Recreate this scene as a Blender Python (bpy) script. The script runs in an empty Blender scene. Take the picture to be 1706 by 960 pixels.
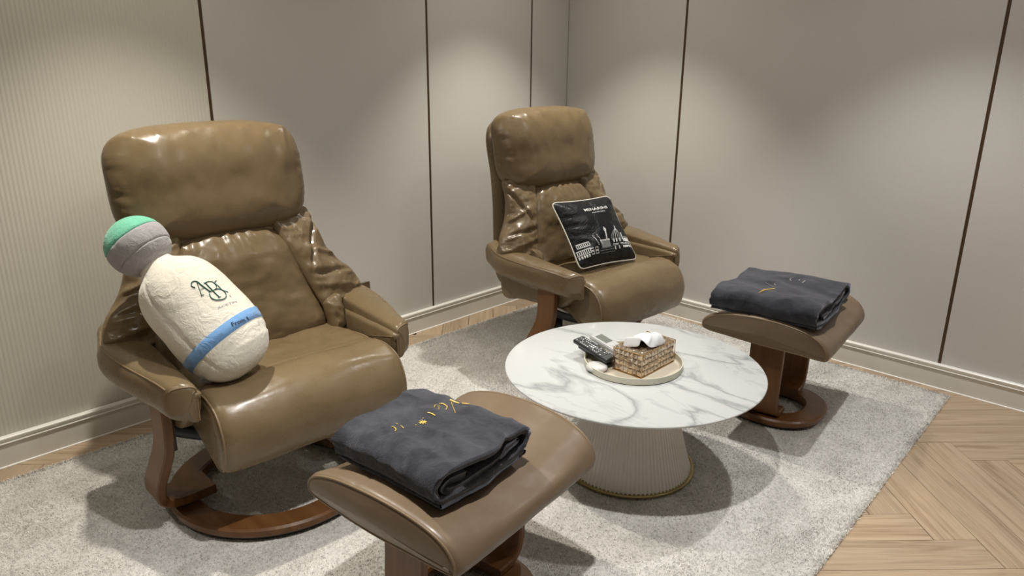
import bpy, bmesh, math, random
import numpy as np
from mathutils import Vector, Matrix
from mathutils.bvhtree import BVHTree
random.seed(7); RNG = np.random.default_rng(7)
SC = bpy.context.scene
COL = SC.collection
PI = math.pi

# ------------------------------------------------------------------ camera
CAM = np.array([2.60242, -3.16362, 1.27]); F_PX = 1248.3
pitch, roll, yaw = 0.30686410, 0.00870944, 0.75675648
fw = np.array([-math.sin(yaw)*math.cos(pitch), math.cos(yaw)*math.cos(pitch), -math.sin(pitch)])
rt = np.array([math.cos(yaw), math.sin(yaw), 0.0]); up = np.cross(rt, fw)
r2 = math.cos(roll)*rt + math.sin(roll)*up; u2 = -math.sin(roll)*rt + math.cos(roll)*up
cd = bpy.data.cameras.new('camera'); cam = bpy.data.objects.new('camera', cd); COL.objects.link(cam)
M = Matrix([[r2[i], u2[i], -fw[i], CAM[i]] for i in range(3)] + [[0, 0, 0, 1]])
cam.matrix_world = M
cd.sensor_width = 36; cd.lens = F_PX/1706*36; cd.clip_start = .02
SC.camera = cam

# ------------------------------------------------------------------ world, lights, exposure
w = bpy.data.worlds.new('world'); SC.world = w; w.use_nodes = True
w.node_tree.nodes['Background'].inputs[0].default_value = (1.0, .95, .88, 1)
w.node_tree.nodes['Background'].inputs[1].default_value = .0
SC.view_settings.view_transform = 'Standard'; SC.view_settings.look = 'None'
SC.view_settings.gamma = 1; SC.view_settings.exposure = 0.0
ZC = 2.12
def spot(x, y, e, col=(1, .93, .82), half=41, blend=.6, r=.022):
    l = bpy.data.lights.new('downlight', 'SPOT'); l.energy = e; l.color = col
    l.spot_size = math.radians(2*half); l.spot_blend = blend; l.shadow_soft_size = r
    o = bpy.data.objects.new('downlight', l); o.location = (x, y, ZC-.03); COL.objects.link(o); return o
DOWN = [(.62, -.68, 82, (1, .95, .86)), (.64, -2.28, 86, (1, .945, .84)), (1.9, -.66, 62, (1, .985, .97)), (1.86, -2.26, 94, (1, .975, .94)),
        (3.15, -.7, 40, (1, .985, .97)), (3.15, -2.3, 12, (1, .985, .97)), (.78, -3.5, 20, (1, .95, .86)), (2.2, -3.6, 18, (1, .96, .92))]  # this row: unseen lamps added for fill, carrying the grid on
for x, y, e, c in DOWN:
    spot(x, y, e, c)                                  # the beam
    spot(x, y, e*.20, c, half=84, blend=1.0)          # the wide spill of the same lamp
al = bpy.data.lights.new('ambient_fill', 'AREA'); al.energy = 2.5; al.size = 2.6; al.color = (1, .94, .86)  # added soft fill light below the ceiling, not a fixture
ao = bpy.data.objects.new('ambient_fill', al); ao.location = (1.9, -2.0, ZC-.02); COL.objects.link(ao)

# ------------------------------------------------------------------ helpers
def hashn(ix, iy, iz):
    h = (ix*374761393 + iy*668265263 + iz*2147483647 + 1274126177) & 0xffffffff
    h = ((h ^ (h >> 13))*1274126177) & 0xffffffff
    h = ((h ^ (h >> 16))*2246822519) & 0xffffffff
    return ((h ^ (h >> 15)) & 0xffff)/32767.5 - 1
def vn(x, y, z=0.0, seed=0):
    x = np.asarray(x, float)+seed*17.31; y = np.asarray(y, float)+seed*5.7; z = np.asarray(z, float)+0*x
    ix, iy, iz = (np.floor(a).astype(np.int64) for a in (x, y, z))
    fx, fy, fz = x-ix, y-iy, z-iz
    s = lambda t: t*t*t*(t*(t*6-15)+10)
    fx, fy, fz = s(fx), s(fy), s(fz); r = 0
    for a in (0, 1):
        for b in (0, 1):
            for c in (0, 1):
                r = r + hashn(ix+a, iy+b, iz+c)*np.where(a, fx, 1-fx)*np.where(b, fy, 1-fy)*np.where(c, fz, 1-fz)
    return r
def fbm(x, y, z=0.0, seed=0, o=3):
    r = 0; a = 1; 
    for i in range(o):
        r = r + a*vn(np.asarray(x)*2**i, np.asarray(y)*2**i, np.asarray(z)*2**i, seed+i); a *= .5
    return r
def ridge(x, y, seed=0): return 1-np.abs(vn(x, y, 0, seed))*2
def sm(a, b, x): t = np.clip((np.asarray(x, float)-a)/(b-a), 0, 1); return t*t*(3-2*t)

def obj(name, V, Fc, mat, parent=None, smooth=True, loc=None, rotz=None):
    me = bpy.data.meshes.new(name)
    me.from_pydata([tuple(map(float, v)) for v in V], [], [tuple(map(int, f)) for f in Fc])
    me.materials.append(mat)
    if smooth: me.polygons.foreach_set('use_smooth', [True]*len(me.polygons))
    me.update()
    o = bpy.data.objects.new(name, me); COL.objects.link(o)
    if parent is not None: o.parent = parent
    if loc is not None: o.location = loc
    if rotz is not None: o.rotation_euler = (0, 0, rotz)
    return o
def bmobj(name, bm, mat, parent=None, smooth=False, bevel=0, seg=2):
    if bevel:
        bmesh.ops.bevel(bm, geom=bm.edges[:], offset=bevel, segments=seg, affect='EDGES', profile=.5)
    bmesh.ops.recalc_face_normals(bm, faces=bm.faces[:])
    me = bpy.data.meshes.new(name); bm.to_mesh(me); bm.free(); me.materials.append(mat)
    if smooth: me.polygons.foreach_set('use_smooth', [True]*len(me.polygons))
    o = bpy.data.objects.new(name, me); COL.objects.link(o)
    if parent is not None: o.parent = parent
    return o
def box(name, c, s, mat, parent=None, bevel=0, rot=None, smooth=False):
    bm = bmesh.new(); bmesh.ops.create_cube(bm, size=1)
    for v in bm.verts: v.co = Vector((v.co.x*s[0], v.co.y*s[1], v.co.z*s[2]))
    if bevel: bmesh.ops.bevel(bm, geom=bm.edges[:], offset=bevel, segments=2, affect='EDGES', profile=.5); bevel = 0
    mx = Matrix.Translation(Vector(c)) @ (rot.to_4x4() if rot is not None else Matrix.Identity(4))
    bmesh.ops.transform(bm, matrix=mx, verts=bm.verts[:])
    return bmobj(name, bm, mat, parent, smooth)
def empty(name, label, cat, loc, rotz=0, group=None):
    o = bpy.data.objects.new(name, None); COL.objects.link(o); o.location = loc; o.rotation_euler = (0, 0, rotz)
    o.empty_display_size = .05; return tag(o, label, cat, group)
def tag(o, label=None, cat=None, group=None, kind=None):
    if label: o['label'] = label
    if cat: o['category'] = cat
    if group: o['group'] = group
    if kind: o['kind'] = kind
    return o
def crc(P, n, closed=True):
    P = np.asarray(P, float); K = len(P); out = []
    segs = K if closed else K-1
    for i in range(n if closed else n):
        t = i/n*segs if closed else i/(n-1)*segs
        k = min(int(t), segs-1); f = t-k
        if closed: a, b, c, d = P[(k-1) % K], P[k % K], P[(k+1) % K], P[(k+2) % K]
        else: a, b, c, d = P[max(k-1, 0)], P[k], P[min(k+1, K-1)], P[min(k+2, K-1)]
        out.append(.5*((2*b)+(c-a)*f+(2*a-5*b+4*c-d)*f*f+(3*b-a-3*c+d)*f**3))
    return np.array(out)
def even(P, n, closed=True):
    P = np.asarray(P, float); Q = np.vstack([P, P[:1]]) if closed else P
    d = np.r_[0, np.cumsum(np.linalg.norm(np.diff(Q, axis=0), axis=1))]
    t = np.linspace(0, d[-1], n+1)[:-1] if closed else np.linspace(0, d[-1], n)
    return np.stack([np.interp(t, d, Q[:, i]) for i in range(Q.shape[1])], 1)
def tube(P, r, n=8, closed=False, caps=True, taper=None):
    P = np.asarray(P, float); K = len(P); V = []; Fc = []
    T = np.zeros_like(P)
    for i in range(K):
        a = P[(i-1) % K] if closed or i else P[0]; b = P[(i+1) % K] if closed or i < K-1 else P[-1]
        T[i] = (b-a)/(np.linalg.norm(b-a)+1e-12)
    nrm = np.cross(T[0], [0, 0, 1.]); 
    if np.linalg.norm(nrm) < .1: nrm = np.cross(T[0], [1., 0, 0])
    for i in range(K):
        nrm = nrm-T[i]*(nrm@T[i]); nrm /= np.linalg.norm(nrm); bn = np.cross(T[i], nrm)
        rr = r*(taper[i] if taper is not None else 1)
        for k in range(n):
            a = 2*PI*k/n; V.append(P[i]+rr*(math.cos(a)*nrm+math.sin(a)*bn))
    for i in range(K if closed else K-1):
        j = (i+1) % K
        for k in range(n): Fc.append((i*n+k, i*n+(k+1) % n, j*n+(k+1) % n, j*n+k))
    if not closed and caps: Fc += [tuple(range(n))[::-1], tuple((K-1)*n+k for k in range(n))]
    return V, Fc
def join(parts):
    V = []; Fc = []
    for v, f in parts:
        b = len(V); V += list(v); Fc += [tuple(b+i for i in g) for g in f]
    return V, Fc
def lathe(prof, n, cap=True):
    V = []; Fc = []
    for (r, z) in prof:
        for k in range(n): a = 2*PI*k/n; V.append((r*math.cos(a), r*math.sin(a), z))
    K = len(prof)
    for i in range(K-1):
        for k in range(n): Fc.append((i*n+k, i*n+(k+1) % n, (i+1)*n+(k+1) % n, (i+1)*n+k))
    if cap: Fc += [tuple(range(n))[::-1], tuple((K-1)*n+k for k in range(n))]
    return V, Fc
def pillow(S, tf, tb, n=48, m=48, p=3.0, e=.5, nout=5, disp=None):
    """closed cushion around the centre surface S(x,y), x,y in -1..1"""
    a = np.sin(np.linspace(-1, 1, n)*PI/2); b = np.sin(np.linspace(-1, 1, m)*PI/2)
    s, t = np.meshgrid(a, b, indexing='ij'); mm = np.maximum(abs(s), abs(t)); q = np.where(mm < 1e-6, 1, mm)
    k = ((abs(s)/q)**nout+(abs(t)/q)**nout)**(1/nout); k = np.where(mm < 1e-6, 1, k)
    k = 1+(k-1)*mm**3
    x, y = s/k, t/k
    P = S(x, y); h = 1e-3
    N = np.cross(S(x+h, y)-S(x-h, y), S(x, y+h)-S(x, y-h)); N /= np.linalg.norm(N, axis=-1, keepdims=True)+1e-12
    pr = np.clip(1-mm**p, 0, 1)**e
    Fz = tf*pr
    if disp is not None: Fz = Fz+disp(x, y)*np.clip(pr*1.5, 0, 1)
    A = P+N*Fz[..., None]; B = P-N*(tb*pr)[..., None]
    V = list(A.reshape(-1, 3)); idx = -np.ones((n, m), int)
    for i in range(n):
        for j in range(m):
            if i in (0, n-1) or j in (0, m-1): idx[i, j] = i*m+j
            else: idx[i, j] = len(V); V.append(B[i, j])
    Fc = []
    for i in range(n-1):
        for j in range(m-1):
            Fc.append((i*m+j, (i+1)*m+j, (i+1)*m+j+1, i*m+j+1))
            Fc.append((idx[i, j], idx[i, j+1], idx[i+1, j+1], idx[i+1, j]))
    return V, Fc
def extr(prof, W, r, mp, nw=24, bulge=.0, disp=None, rc=6):
    """profile (a,b) extruded over w in -W..W with rounded edges; mp(a,b,w)->xyz"""
    prof = np.asarray(prof, float); n = len(prof)
    T = np.roll(prof, -1, 0)-np.roll(prof, 1, 0); N = np.stack([T[:, 1], -T[:, 0]], 1); N /= np.linalg.norm(N, axis=1, keepdims=True)+1e-12
    ar = .5*np.sum(prof[:, 0]*np.roll(prof[:, 1], -1)-np.roll(prof[:, 0], -1)*prof[:, 1])
    if ar < 0: N = -N
    c = prof.mean(0); rings = []
    base = prof-N*r
    for f, bz in ((.04, 1), (.35, .9), (.7, .5), (.93, .12)): rings.append((c+(base-c)*f, -W-bulge*bz, 0))
    for k in range(rc+1):
        th = k/rc*PI/2; rings.append((prof-N*r*(1-math.sin(th)), -W+r*(1-math.cos(th)), math.sin(th)))
    for k in range(1, nw): rings.append((prof, (-W+r)+(2*W-2*r)*k/nw, 1))
    L = [(q, -ww, d) for q, ww, d in rings[:5+rc][::-1]]
    rings += L
    V = []; Fc = []
    for q, ww, d in rings:
        q2 = q
        if disp is not None and d > 0: q2 = q+N*(disp(np.arange(n)/n, q, ww)*d)[:, None]
        X = mp(q2[:, 0], q2[:, 1], np.full(n, ww)); V += list(X)
    K = len(rings)
    for i in range(K-1):
        for k in range(n): Fc.append((i*n+k, i*n+(k+1) % n, (i+1)*n+(k+1) % n, (i+1)*n+k))
    Fc += [tuple(range(n))[::-1], tuple((K-1)*n+k for k in range(n))]
    return V, Fc
def st(*a): return np.stack(np.broadcast_arrays(*[np.asarray(x, float) for x in a]), -1)

# ------------------------------------------------------------------ materials
def mat(name, col, rough=.5, metal=0, spec=.5, **k):
    m = bpy.data.materials.new(name); m.use_nodes = True; b = m.node_tree.nodes['Principled BSDF']
    b.inputs['Base Color'].default_value = (*col, 1); b.inputs['Roughness'].default_value = rough
    b.inputs['Metallic'].default_value = metal; b.inputs['Specular IOR Level'].default_value = spec
    for kk, v in k.items(): b.inputs[kk].default_value = v
    return m
def nd(m, t, **k):
    n = m.node_tree.nodes.new(t)
    for a, b in k.items():
        if a.startswith('_'): setattr(n, a[1:], b)
        else: n.inputs[a.replace('0', ' ')].default_value = b
    return n
def lk(m, a, b): m.node_tree.links.new(a, b)
def bsdf(m): return m.node_tree.nodes['Principled BSDF']
def coords(m, scale=(1, 1, 1), kind='Object', rot=(0, 0, 0)):
    t = nd(m, 'ShaderNodeTexCoord'); mp = nd(m, 'ShaderNodeMapping'); mp.inputs['Scale'].default_value = scale; mp.inputs['Rotation'].default_value = rot
    lk(m, t.outputs[kind], mp.inputs['Vector']); return mp.outputs['Vector']
def ramp(m, fac, stops):
    r = nd(m, 'ShaderNodeValToRGB'); e = r.color_ramp.elements
    while len(e) < len(stops): e.new(.5)
    for i, (p, c) in enumerate(stops): e[i].position = p; e[i].color = (*c, 1) if len(c) == 3 else c
    lk(m, fac, r.inputs[0]); return r.outputs[0]
def noise(m, vec, scale, detail=4, rough=.5, dist=0):
    n = nd(m, 'ShaderNodeTexNoise'); n.inputs['Scale'].default_value = scale; n.inputs['Detail'].default_value = detail
    n.inputs['Roughness'].default_value = rough; n.inputs['Distortion'].default_value = dist; lk(m, vec, n.inputs['Vector']); return n.outputs['Fac']
def bump(m, h, dist, strength=1.0, prev=None):
    b = nd(m, 'ShaderNodeBump'); b.inputs['Distance'].default_value = dist; b.inputs['Strength'].default_value = strength
    lk(m, h, b.inputs['Height'])
    if prev is not None: lk(m, prev, b.inputs['Normal'])
    return b.outputs['Normal']

def leather(name, c1, c2, rough=.36):
    m = mat(name, c1, rough, spec=.5); v = coords(m)
    lk(m, ramp(m, noise(m, v, 5, 5, .6), [(.3, c1), (.7, c2)]), bsdf(m).inputs['Base Color'])
    b1 = bump(m, noise(m, v, 300, 2, .5), .00015, .3)
    b2 = bump(m, noise(m, v, 30, 3, .5, .8), .0009, .45, b1)
    b3 = bump(m, noise(m, v, 9, 3, .5, 1.0), .003, .30, b2)
    lk(m, b3, bsdf(m).inputs['Normal'])
    lk(m, ramp(m, noise(m, v, 22, 4, .6), [(.3, (rough-.07,)*3), (.7, (rough+.10,)*3)]), bsdf(m).inputs['Roughness'])
    return m
LEATHER = leather('brown_leather', (.156, .109, .057), (.198, .142, .077), .30)
LEATHER2 = leather('ottoman_leather', (.160, .112, .070), (.190, .136, .086), .36)
PIPE = mat('leather_piping', (.21, .145, .082), .42)
STITCH = mat('stitch_thread', (.10, .065, .035), .7)
def woodm(name, c1, c2, rough=.35, sc=(3, 40, 40)):
    m = mat(name, c1, rough); v = coords(m, sc)
    f = noise(m, v, 1.2, 6, .6, .4)
    lk(m, ramp(m, f, [(.3, c1), (.7, c2)]), bsdf(m).inputs['Base Color'])
    lk(m, bump(m, f, .0006, .3), bsdf(m).inputs['Normal']); return m
WOOD = woodm('walnut_stained_beech', (.115, .046, .013), (.180, .080, .026), .40, (40, 40, 3))
WOODR = woodm('walnut_stained_ring', (.110, .042, .011), (.170, .074, .022), .36, (5, 30, 30))
BLACK = mat('black_metal', (.012, .012, .013), .4)
RUBBER = mat('black_rubber', (.015, .015, .015), .7)
WALLP = mat('ribbed_wall_fabric', (.54, .51, .44), .85)
v = coords(WALLP); lk(WALLP, bump(WALLP, noise(WALLP, v, 260, 3, .6), .0006, .5), bsdf(WALLP).inputs['Normal'])
FAB = mat('linen_wall_fabric', (.55, .515, .455), .85)
vh = coords(FAB, (90, 90, 700)); vv = coords(FAB, (700, 700, 60)); nf = noise(FAB, vh, 1, 3, .6); nf2 = noise(FAB, vv, 1, 3, .6)
mx = nd(FAB, 'ShaderNodeMath', _operation='ADD'); lk(FAB, nf, mx.inputs[0]); lk(FAB, nf2, mx.inputs[1])
lk(FAB, bump(FAB, mx.outputs[0], .0008, .5), bsdf(FAB).inputs['Normal'])
lk(FAB, ramp(FAB, mx.outputs[0], [(.6, (.505, .487, .450)), (1.0, (.55, .53, .492))]), bsdf(FAB).inputs['Base Color'])
BRONZE = mat('bronze_trim', (.10, .058, .032), .45, .6)
PAINT = mat('painted_baseboard', (.70, .68, .62), .35)
v = coords(PAINT); 
PAINTW = mat('painted_moulding', (.88, .86, .80), .3)
CEIL = mat('ceiling_paint', (.55, .53, .49), .9)
DWALL = mat('plain_wall_paint', (.30, .28, .25), .9)
SUB = mat('subfloor', (.08, .06, .045), .9)
# oak planks: grain runs along each plank's own x
OAK = mat('pale_oak', (.45, .33, .22), .42)
t = nd(OAK, 'ShaderNodeTexCoord'); oi = nd(OAK, 'ShaderNodeObjectInfo')
mul = nd(OAK, 'ShaderNodeVectorMath', _operation='SCALE'); mul.inputs['Scale'].default_value = 37.0
cmb = nd(OAK, 'ShaderNodeCombineXYZ'); [lk(OAK, oi.outputs['Random'], cmb.inputs[i]) for i in range(3)]
lk(OAK, cmb.outputs[0], mul.inputs[0]); ad = nd(OAK, 'ShaderNodeVectorMath', _operation='ADD'); lk(OAK, t.outputs['Object'], ad.inputs[0]); lk(OAK, mul.outputs[0], ad.inputs[1])
mp = nd(OAK, 'ShaderNodeMapping'); mp.inputs['Scale'].default_value = (2.2, 34, 1); lk(OAK, ad.outputs[0], mp.inputs['Vector'])
g1 = noise(OAK, mp.outputs[0], 1.0, 6, .62, .9)
mp2 = nd(OAK, 'ShaderNodeMapping'); mp2.inputs['Scale'].default_value = (5, 190, 1); lk(OAK, ad.outputs[0], mp2.inputs['Vector'])
g2 = noise(OAK, mp2.outputs[0], 1.0, 3, .6)
ca = ramp(OAK, g1, [(.28, (.30, .20, .125)), (.45, (.44, .325, .215)), (.62, (.515, .39, .27)), (.8, (.40, .285, .185))])
cb = ramp(OAK, g2, [(.3, (.66, .66, .66)), (.52, (1, 1, 1))])
mxc = nd(OAK, 'ShaderNodeMix', _data_type='RGBA', _blend_type='MULTIPLY'); mxc.inputs[0].default_value = .7
lk(OAK, ca, mxc.inputs[6]); lk(OAK, cb, mxc.inputs[7])
vr = ramp(OAK, oi.outputs['Random'], [(0, (.88, .88, .88)), (1, (1.05, 1.04, 1.02))])
mxd = nd(OAK, 'ShaderNodeMix', _data_type='RGBA', _blend_type='MULTIPLY'); mxd.inputs[0].default_value = 1
lk(OAK, mxc.outputs[2], mxd.inputs[6]); lk(OAK, vr, mxd.inputs[7]); lk(OAK, mxd.outputs[2], bsdf(OAK).inputs['Base Color'])
lk(OAK, bump(OAK, g2, .0005, .5), bsdf(OAK).inputs['Normal'])
def rugm(name, k=1):
    m = mat(name, (.6, .56, .5), 1.0, spec=.1); v = coords(m)
    f = noise(m, coords(m, (3.5, 2.2, 1), rot=(0, 0, .5)), 1.6, 4, .55, 1.2); g = noise(m, v, 110, 3, .75)
    c = ramp(m, f, [(.33, (.64*k, .62*k, .58*k)), (.5, (.75*k, .73*k, .69*k)), (.7, (.82*k, .80*k, .765*k))])
    d = ramp(m, g, [(.33, (.62,)*3), (.55, (1.06,)*3)])
    x = nd(m, 'ShaderNodeMix', _data_type='RGBA', _blend_type='MULTIPLY'); x.inputs[0].default_value = .8
    lk(m, c, x.inputs[6]); lk(m, d, x.inputs[7]); lk(m, x.outputs[2], bsdf(m).inputs['Base Color']); return m
RUGB = rugm('rug_backing', .75); RUGP = rugm('rug_pile', 1.19)
FLEECE = mat('charcoal_fleece', (.033, .034, .040), .95, spec=.2)
bsdf(FLEECE).inputs['Sheen Weight'].default_value = .7; bsdf(FLEECE).inputs['Sheen Roughness'].default_value = .45
bsdf(FLEECE).inputs['Sheen Tint'].default_value = (.6, .62, .72, 1)
v = coords(FLEECE)
lk(FLEECE, ramp(FLEECE, noise(FLEECE, v, 14, 5, .65, .8), [(.35, (.020, .021, .025)), (.7, (.055, .057, .068))]), bsdf(FLEECE).inputs['Base Color'])
lk(FLEECE, bump(FLEECE, noise(FLEECE, v, 420, 2, .7), .0016, .8, bump(FLEECE, noise(FLEECE, v, 24, 4, .6, .7), .006, .5)), bsdf(FLEECE).inputs['Normal'])
GOLD = mat('gold_thread', (.75, .52, .14), .35, .35)
MARB = mat('white_marble', (.86, .87, .86), .12)
v = coords(MARB, (1, 1, 1), rot=(0, 0, .5))
wv = coords(MARB, (1.0, 2.6, 1), rot=(0, 0, -.62))
n1 = noise(MARB, wv, 1.5, 6, .52, .5); n2 = noise(MARB, wv, 3.4, 5, .55, .8); n3 = noise(MARB, v, 1.6, 3)
def vein(m, f, w, dark):
    a = nd(m, 'ShaderNodeMath', _operation='SUBTRACT'); a.inputs[1].default_value = .5; lk(m, f, a.inputs[0])
    b = nd(m, 'ShaderNodeMath', _operation='ABSOLUTE'); lk(m, a.outputs[0], b.inputs[0])
    return ramp(m, b.outputs[0], [(0, dark), (w*.35, tuple(.5*(d+1) for d in dark)), (w, (1, 1, 1))])
va = vein(MARB, n1, .036, (.60, .62, .63)); vb = vein(MARB, n2, .022, (.74, .75, .76))
msk = ramp(MARB, n3, [(.42, (0, 0, 0)), (.62, (1, 1, 1))])
x1 = nd(MARB, 'ShaderNodeMix', _data_type='RGBA', _blend_type='MULTIPLY'); x1.inputs[0].default_value = 1; lk(MARB, va, x1.inputs[6])
x0 = nd(MARB, 'ShaderNodeMix', _data_type='RGBA', _blend_type='MIX'); lk(MARB, msk, x0.inputs[0]); x0.inputs[6].default_value = (1, 1, 1, 1); lk(MARB, vb, x0.inputs[7])
lk(MARB, x0.outputs[2], x1.inputs[7])
x2 = nd(MARB, 'ShaderNodeMix', _data_type='RGBA', _blend_type='MULTIPLY'); x2.inputs[0].default_value = 1; lk(MARB, x1.outputs[2], x2.inputs[6]); x2.inputs[7].default_value = (.52, .53, .525, 1)
lk(MARB, x2.outputs[2], bsdf(MARB).inputs['Base Color'])
PED = mat('ivory_lacquer', (.76, .73, .68), .5)
BRASS = mat('brushed_brass', (.42, .34, .16), .3, .9)
EDGE = mat('marble_edge', (.55, .56, .54), .4)
CREAM = mat('cream_tray_leather', (.52, .50, .40), .5)
CREAM2 = mat('cream_tray_lining', (.50, .45, .36), .7)
CRYSTAL = mat('champagne_crystal', (.62, .51, .39), .10, .8)
GOLDM = mat('gold_edging', (.55, .33, .12), .3, .8)
TISSUE = mat('tissue_paper', (.66, .66, .67), .9)
PLAST = mat('black_plastic', (.015, .015, .017), .35)
KEYS = mat('grey_keys', (.55, .55, .55), .5)
KEYB = mat('dark_keys', (.06, .06, .065), .5)
SILV = mat('silver_plastic', (.45, .45, .44), .35)
SCREEN = mat('grey_screen', (.16, .17, .15), .2)
WHITEP = mat('white_plastic', (.52, .51, .49), .4)
def plush(name, col, k=.0):
    m = mat(name, col, .95, spec=.15); v = coords(m)
    lk(m, bump(m, noise(m, v, 300, 2, .7), .0012, .5, bump(m, noise(m, v, 26, 4, .6, 1.2), .009, .55)), bsdf(m).inputs['Normal'])
    bsdf(m).inputs['Sheen Weight'].default_value = .3; return m
PCREAM = plush('cream_plush', (.80, .76, .66)); PMINT = plush('mint_plush', (.17, .52, .36)); PGREY = plush('grey_plush', (.38, .37, .38)); PBLUE = plush('blue_ribbon', (.17, .34, .62))
INK = mat('green_thread', (.012, .10, .075), .6); INKN = mat('navy_thread', (.02, .03, .06), .7); INKP = mat('grey_thread', (.30, .30, .36), .7)
SATIN = mat('black_satin', (.005, .006, .008), .42, spec=.4)
v = coords(SATIN); lk(SATIN, bump(SATIN, noise(SATIN, v, 16, 4, .6, 1.2), .012, .6), bsdf(SATIN).inputs['Normal'])
CORD = mat('white_piping', (.80, .78, .70), .7); PRINT = mat('white_print', (.75, .75, .75), .7); PRINTG = mat('grey_print', (.26, .27, .27), .7)
SOCK = mat('bronze_plate', (.16, .11, .075), .4, .5)

# ------------------------------------------------------------------ room
RX, RY = 3.75, -4.35
HB = .1021                                   # baseboard height
fl = box('floor', (RX/2, RY/2, -.065), (RX+.3, -RY+.3, .10), SUB); tag(fl, kind='structure')
LP, WP = .777, .1205; A0 = .816-LP; B0 = -2.359
def clip(poly, f):
    out = []
    for i in range(len(poly)):
        a, b = poly[i], poly[(i+1) % len(poly)]; fa, fb = f(a), f(b)
        if fa >= 0: out.append(a)
        if fa*fb < 0: t = fa/(fa-fb); out.append((a[0]+(b[0]-a[0])*t, a[1]+(b[1]-a[1])*t))
    return out
s2 = math.sqrt(.5)
def plank(a0, b0, vert):
    # a along (1,1), b along (-1,1)
    L_, W_ = (WP, LP) if vert else (LP, WP)
    g = .0007
    c = [(a0+g, b0+g), (a0+L_-g, b0+g), (a0+L_-g, b0+W_-g), (a0+g, b0+W_-g)]
    xy = [(s2*(a-b), s2*(a+b)) for a, b in c]
    for f in (lambda p: p[0], lambda p: RX-p[0], lambda p: -p[1], lambda p: p[1]-RY):
        if xy: xy = clip(xy, f)
    if len(xy) < 3: return None
    ar = abs(sum(xy[i][0]*xy[(i+1) % len(xy)][1]-xy[(i+1) % len(xy)][0]*xy[i][1] for i in range(len(xy))))/2
    if ar < .0015: return None
    ca, cb = a0+L_/2, b0+W_/2; cx, cy = s2*(ca-cb), s2*(ca+cb)
    rz = PI/4 + (PI/2 if vert else 0); co, si = math.cos(-rz), math.sin(-rz)
    loc = [((x-cx)*co-(y-cy)*si, (x-cx)*si+(y-cy)*co) for x, y in xy]
    mx_ = sum(p[0] for p in loc)/len(loc); my_ = sum(p[1] for p in loc)/len(loc); k = len(loc); V = []
    for z, ins in ((-.014, 0), (-.0012, 0), (0, .0011)):
        for px, py in loc:
            d = math.hypot(px-mx_, py-my_)+1e-9; V.append((px-(px-mx_)/d*ins, py-(py-my_)/d*ins, z))
    Fc = [tuple(range(k))[::-1], tuple(2*k+i for i in range(k))]
    for L in (0, 1):
        for i in range(k): Fc.append((L*k+i, L*k+(i+1) % k, (L+1)*k+(i+1) % k, (L+1)*k+i))
    return obj('plank', V, Fc, OAK, fl, smooth=False, loc=(cx, cy, 0), rotz=rz)
for i in range(-40, 41):
    for j in range(-9, 10):
        a = A0+i*WP+j*LP; b = B0-i*WP+j*LP
        for aa, bb, vt in ((a, b, False), (a+LP, b, True)):
            ca, cb = aa+(WP if vt else LP)/2, bb+(LP if vt else WP)/2
            x, y = s2*(ca-cb), s2*(ca+cb)
            if -.5 < x < RX+.4 and RY-.4 < y < .5: plank(aa, bb, vt)

def slab(name, x0, x1, y0, y1, z0, z1, m, kind='structure', parent=None, bevel=0):
    o = box(name, ((x0+x1)/2, (y0+y1)/2, (z0+z1)/2), (abs(x1-x0), abs(y1-y0), abs(z1-z0)), m, parent, bevel)
    if kind and parent is None: o['kind'] = kind
    return o
wl = slab('wall_left', -.12, -.012, RY-.1, .12, -.1, ZC+.1, FAB)
wr = slab('wall_right', 0, RX+.1, .012, .12, -.1, ZC+.1, FAB)
slab('wall_back', RX, RX+.1, RY-.1, .1, -.1, ZC+.1, DWALL); slab('wall_front', -.1, RX+.1, RY-.1, RY, -.1, ZC+.1, DWALL)
slab('ceiling', -.12, RX+.1, RY-.1, .12, ZC, ZC+.1, CEIL)
G = .0058
LY = [-1.942, -.953, -.2815]; LX = [.6896, 1.9495, 3.21]
def panel_l(y0, y1): return slab('panel', -.012, 0, y0, y1, .012, ZC-.001, FAB, None, wl, .0015)
ed = [-3.12]+LY
for a, b in zip(ed, ed[1:]+[0]):
    if a == -3.12: continue
    panel_l(a+G, (b-G) if b < 0 else 0)
edx = [0]+LX+[RX-.002]
for a, b in zip(edx, edx[1:]):
    slab('panel', (a+G) if a else .0005, b-G if b < RX-.01 else b, .012, 0, .012, ZC-.001, FAB, None, wr, .0015)
# ribbed panels on the near stretch of the left wall
def ribbed(y0, y1, nm='panel'):
    pitch_ = .0125; n = int((y1-y0)/pitch_); V = []; Fc = []; ys = []
    for i in range(n*4+1):
        y = y0+(y1-y0)*i/(n*4); ph = (i % 4)
        x = [-.0010, .0, .0, -.0010][ph]; ys.append((x, y))
    ys = [(-.012, y0)]+ys+[(-.012, y1)]; k = len(ys)
    for z in (.012, ZC-.001):
        for x, y in ys: V.append((x, y, z))
    for i in range(k-1): Fc.append((i, i+1, k+i+1, k+i))
    return obj(nm, V, Fc, WALLP, wl, smooth=False)
ribbed(-3.12+G, LY[0]-G); ribbed(RY+.005, -3.12-G)
k = 1
for y in LY+[-3.12]:
    o = slab(f'trim_{k}', -.010, -.003, y-.0052, y+.0052, HB-.004, ZC-.001, BRONZE); k += 1
for x in LX:
    o = slab(f'trim_{k}', x-.0052, x+.0052, .003, .010, HB-.004, ZC-.001, BRONZE); k += 1
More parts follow.
